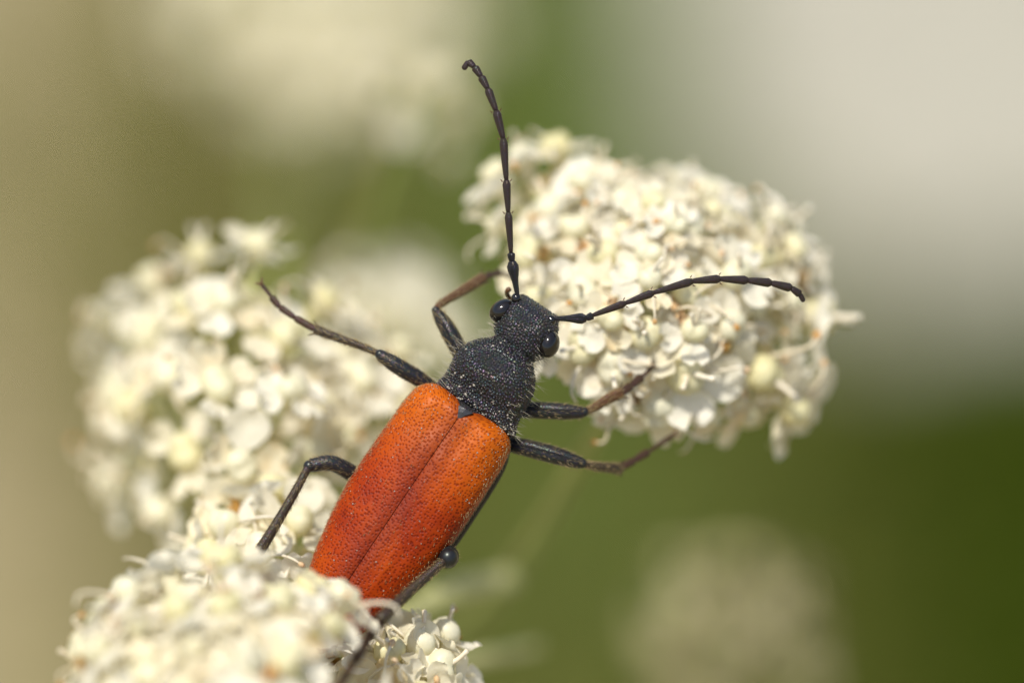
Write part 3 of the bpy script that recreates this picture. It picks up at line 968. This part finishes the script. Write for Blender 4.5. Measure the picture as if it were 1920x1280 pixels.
# legs: femur is the leg mesh, with tibia and tarsus pieces under it
def leg(fem, frad, tib, trad, tars, tar_r, tib_mat, hair_n=330, spur=True):
    fp = spline([Pb(*q) for q in fem], 22)
    fr = np.interp(np.linspace(0, 1, 22), np.linspace(0, 1, len(frad)), frad)
    v, f, uv = tube(fp, fr * S, 18)
    lo = obj('leg', make_mesh('leg', v, f, M['leg'], uv=uv), beetle)
    tp = spline([Pb(*q) for q in tib], 18)
    tr = np.interp(np.linspace(0, 1, 18), np.linspace(0, 1, len(trad)), trad)
    v, f, uv = tube(tp, tr * S, 14)
    obj('tibia', make_mesh('tibia', v, f, M[tib_mat], uv=uv), lo)
    v, f = ball(tuple((fp[-1] + tp[0]) / 2), max(trad[0] * 1.25, frad[-1] * 0.9) * S, 12, 9)
    obj('knee', make_mesh('knee', v, f, M['leg']), lo)
    tq = [Pb(*q) for q in tars]
    for i in range(len(tq) - 1):
        k = 8
        w0, w1 = tar_r[i]
        rad = np.interp(np.linspace(0, 1, k), [0, 0.15, 0.85, 1], [w0 * 0.7, w0, w1, w1 * 0.6])
        v, f, uv = tube(spline([tq[i], tq[i + 1]], k), rad * S, 10, flat=0.75)
        obj('tarsus', make_mesh('tarsus', v, f, M['tarsus'], uv=uv), lo)
    # claws
    d = nrm(tq[-1] - tq[-2]); sd_ = nrm(np.cross(d, Fv))
    for s in (-1, 1):
        v, f, uv = tube(spline([tq[-1] - d * 2 * S, tq[-1] + d * 6 * S + sd_ * s * 6 * S, tq[-1] + d * 9 * S + sd_ * s * 10 * S + Fv * 5 * S], 5), np.array([3, 2.6, 2, 1.4, 0.6]) * S, 6)
        obj('claw', make_mesh('claw', v, f, M['rust_tibia']), lo)
    if spur:
        d = nrm(tp[-1] - tp[-3]); sd_ = nrm(np.cross(d, Fv))
        for s in (-1, 1):
            hv, hf = hairs([tp[-1] + s * sd_ * trad[-1] * 0.8 * S], [d + s * sd_ * 0.7], [15 * S], 1.9 * S)
            obj('spur', make_mesh('spur', hv, hf, M['tarsus']), lo)
    # fine pale fringe along femur and tibia
    ro, di, le = [], [], []
    for path, rad, n_ in ((fp, fr, hair_n), (tp, tr, int(hair_n * 0.9))):
        tan = np.gradient(path, axis=0)
        for k in range(n_):
            i = rng.integers(1, len(path) - 1); fu = rng.random()
            c = path[i] * (1 - fu) + path[min(i + 1, len(path) - 1)] * fu
            t = nrm(tan[i]); a = nrm(np.cross(t, Fv)); b = np.cross(t, a)
            th = rng.uniform(0, 6.283)
            n = a * math.cos(th) + b * math.sin(th)
            ro.append(c + n * rad[i] * S * 0.97); di.append(n * 0.6 + t * 0.9 + rng.normal(0, .1, 3)); le.append(rng.uniform(6, 11) * S)
    hv, hf = hairs(ro, di, le, 0.34 * S)
    obj('hair', make_mesh('hair', hv, hf, M['hair']), lo, kind='stuff')
    return lo

# front leg behind the head, towards the back flower
leg([(893, 705, -62), (868, 668, -58), (838, 615, -60), (818, 584, -66)], [13, 15, 16.5, 16.5, 14, 9],
    [(816, 580, -68), (832, 566, -80), (868, 545, -105), (906, 521, -135)], [6, 6.5, 8, 10, 11],
    [(906, 521, -135), (922, 514, -160), (938, 511, -190), (962, 520, -240)], [(6, 8), (5, 8), (4, 5)], 'rust_tibia')
# stretched middle leg
leg([(830, 745, -62), (795, 716, -55), (752, 690, -45), (712, 665, -40)], [10, 13, 15.5, 16, 15, 11],
    [(713, 664, -42), (680, 650, -48), (635, 634, -58), (592, 618, -70)], [6, 6.5, 7.5, 8.5, 10],
    [(592, 618, -70), (552, 595, -80), (524, 575, -88), (508, 556, -94), (490, 532, -98)], [(7, 7.5), (6, 7), (6, 7), (3.5, 4.5)], 'tibia')
# bent hind leg on the flower tuft
leg([(715, 925, -75), (665, 890, -55), (622, 868, -38), (582, 872, -32)], [13, 15.5, 16, 15.5, 14.5, 13],
    [(578, 875, -25), (553, 922, -22), (510, 995, -22), (463, 1070, -30)], [7.5, 8, 9, 10.5, 13],
    [(463, 1070, -30), (445, 1100, -70), (435, 1125, -100), (425, 1150, -120)], [(7, 8), (6, 7), (4, 5)], 'tibia')
# front leg reaching the sharp edge of the big dome
leg([(935, 772, -70), (978, 768, -58), (1035, 770, -48), (1093, 773, -52)], [10, 13, 15.5, 16, 15.5, 11],
    [(1096, 771, -54), (1112, 765, -60), (1140, 748, -70), (1165, 736, -80)], [6.5, 7.5, 9.5, 11],
    [(1165, 736, -80), (1184, 722, -95), (1204, 706, -110), (1224, 687, -135)], [(7.5, 9), (7, 9), (3.5, 4.5)], 'rust_tibia')
# middle leg reaching the lowest petal
leg([(930, 828, -75), (965, 834, -58), (1030, 850, -45), (1090, 868, -48)], [10, 13, 16, 17, 16, 11],
    [(1092, 868, -50), (1112, 873, -65), (1138, 876, -95), (1162, 878, -125)], [7, 8, 9.5, 11.5],
    [(1162, 878, -125), (1190, 862, -140), (1216, 846, -155), (1266, 813, -190)], [(7, 8.5), (7, 9), (4, 5)], 'tibia')
# trailing hind leg coming towards the lens
leg([(770, 1010, -85), (800, 1030, -60), (826, 1040, -20), (843, 1044, 6)], [13, 16, 18, 20, 22, 21],
    [(838, 1046, 14), (800, 1080, 40), (755, 1120, 80), (712, 1163, 130)], [8, 9, 9.5, 10.5, 12],
    [(712, 1163, 130), (690, 1198, 200), (664, 1240, 280), (628, 1298, 370)], [(9, 10), (9, 11), (8, 9)], 'tibia')

# hairs on the pronotum and temples, pollen dust
def body_hairs(A, n, lo, hi, w, parent, sides, mat, lmin, lmax):
    ro, di, le = [], [], []
    nu, nv, _ = A.shape
    cen = A.mean(1)
    while len(ro) < n:
        i = rng.integers(lo, hi); j = rng.integers(0, nv)
        p = A[i, j]; nn = nrm(p - cen[i])
        across = abs(np.dot(nn, nrm(Bp(1, 0, 0) - Bp(0, 0, 0)))); up = np.dot(nn, -Fv)
        if up < -0.5 or (sides and across < 0.82): continue
        p = p + rng.normal(0, 2.5, 3) * S
        ro.append(p); di.append(nn + rng.normal(0, 0.25, 3)); le.append(rng.uniform(lmin, lmax) * S)
    v, f = hairs(ro, di, le, w * S, bend=-Fv * 0.3 + Uv * 0.2)
    obj('hair', make_mesh('hair', v, f, mat), parent, kind='stuff')
body_hairs(PA, 190, 3, 40, 0.38, pron, True, M['hair_pale'], 12, 32)
body_hairs(HA, 110, 6, 16, 0.38, head, True, M['hair_pale'], 12, 26)

def specks(A, n, weight, rmin, rmax, parent, name='pollen'):
    V, F = [], []
    nu, nv, _ = A.shape
    cen = A.mean(1)
    k = 0
    while k < n:
        i = rng.integers(1, nu - 2); j = rng.integers(0, nv - 1)
        p = A[i, j]; nn = nrm(p - cen[i])
        if np.dot(nn, -Fv) < 0.25 or rng.random() > weight(i / nu): continue
        p = p + (A[i + 1, j] - A[i, j]) * rng.random() + (A[i, j + 1] - A[i, j]) * rng.random()
        r = (rmin + (rmax - rmin) * rng.random() ** 3) * S
        v, f = ball(tuple(p + nn * r * 0.3), r, 6, 4, (1, rng.uniform(.7, 1.2), .8))
        b = len(V); V += v; F += [tuple(q + b for q in t) for t in f]
        k += 1
    return obj(name, make_mesh(name, V, F, M['pollen']), parent, kind='stuff')
specks(PA, 200, lambda u: 1.0 if u < 0.38 else 0.10, 0.5, 3.0, pron)
specks(HA, 70, lambda u: 0.6, 0.7, 1.8, head)
specks(A1, 90, lambda u: 1.0 if u < 0.3 else 0.3, 0.8, 1.8, E1)
specks(A2, 110, lambda u: 1.0 if u < 0.3 else 0.35, 0.8, 1.8, E2)

def granules(A, spacing, r, parent, lo, hi):
    '''low shiny bumps that cover the black chitin'''
    nu, nv, _ = A.shape
    cen = A.mean(1)
    cell = spacing * S
    taken = {}
    V, F = [], []
    for _k in range(60000):
        i = rng.integers(lo, hi); j = rng.integers(0, nv)
        fu, fv = rng.random(2)
        j2 = (j + 1) % nv
        p = A[i, j] * (1 - fu) * (1 - fv) + A[i + 1, j] * fu * (1 - fv) + A[i, j2] * (1 - fu) * fv + A[i + 1, j2] * fu * fv
        nn = nrm(p - cen[i])
        if np.dot(nn, -Fv) < -0.15: continue
        key = tuple((p / cell).astype(int))
        ok = True
        for a in (-1, 0, 1):
            for b in (-1, 0, 1):
                for c in (-1, 0, 1):
                    for q in taken.get((key[0] + a, key[1] + b, key[2] + c), ()):
                        if (q - p) @ (q - p) < cell * cell: ok = False
        if not ok: continue
        taken.setdefault(key, []).append(p)
        rr = r * S * rng.uniform(0.55, 1.15)
        v, f = ball(tuple(p - nn * rr * 0.25), rr, 7, 5)
        b = len(V); V += v; F += [tuple(q + b for q in t) for t in f]
    return obj('granule', make_mesh('granule', V, F, M['granule']), parent, kind='stuff')
granules(PA, 5.4, 2.7, pron, 1, 44)
granules(HA, 5.0, 2.5, head, 2, 38)
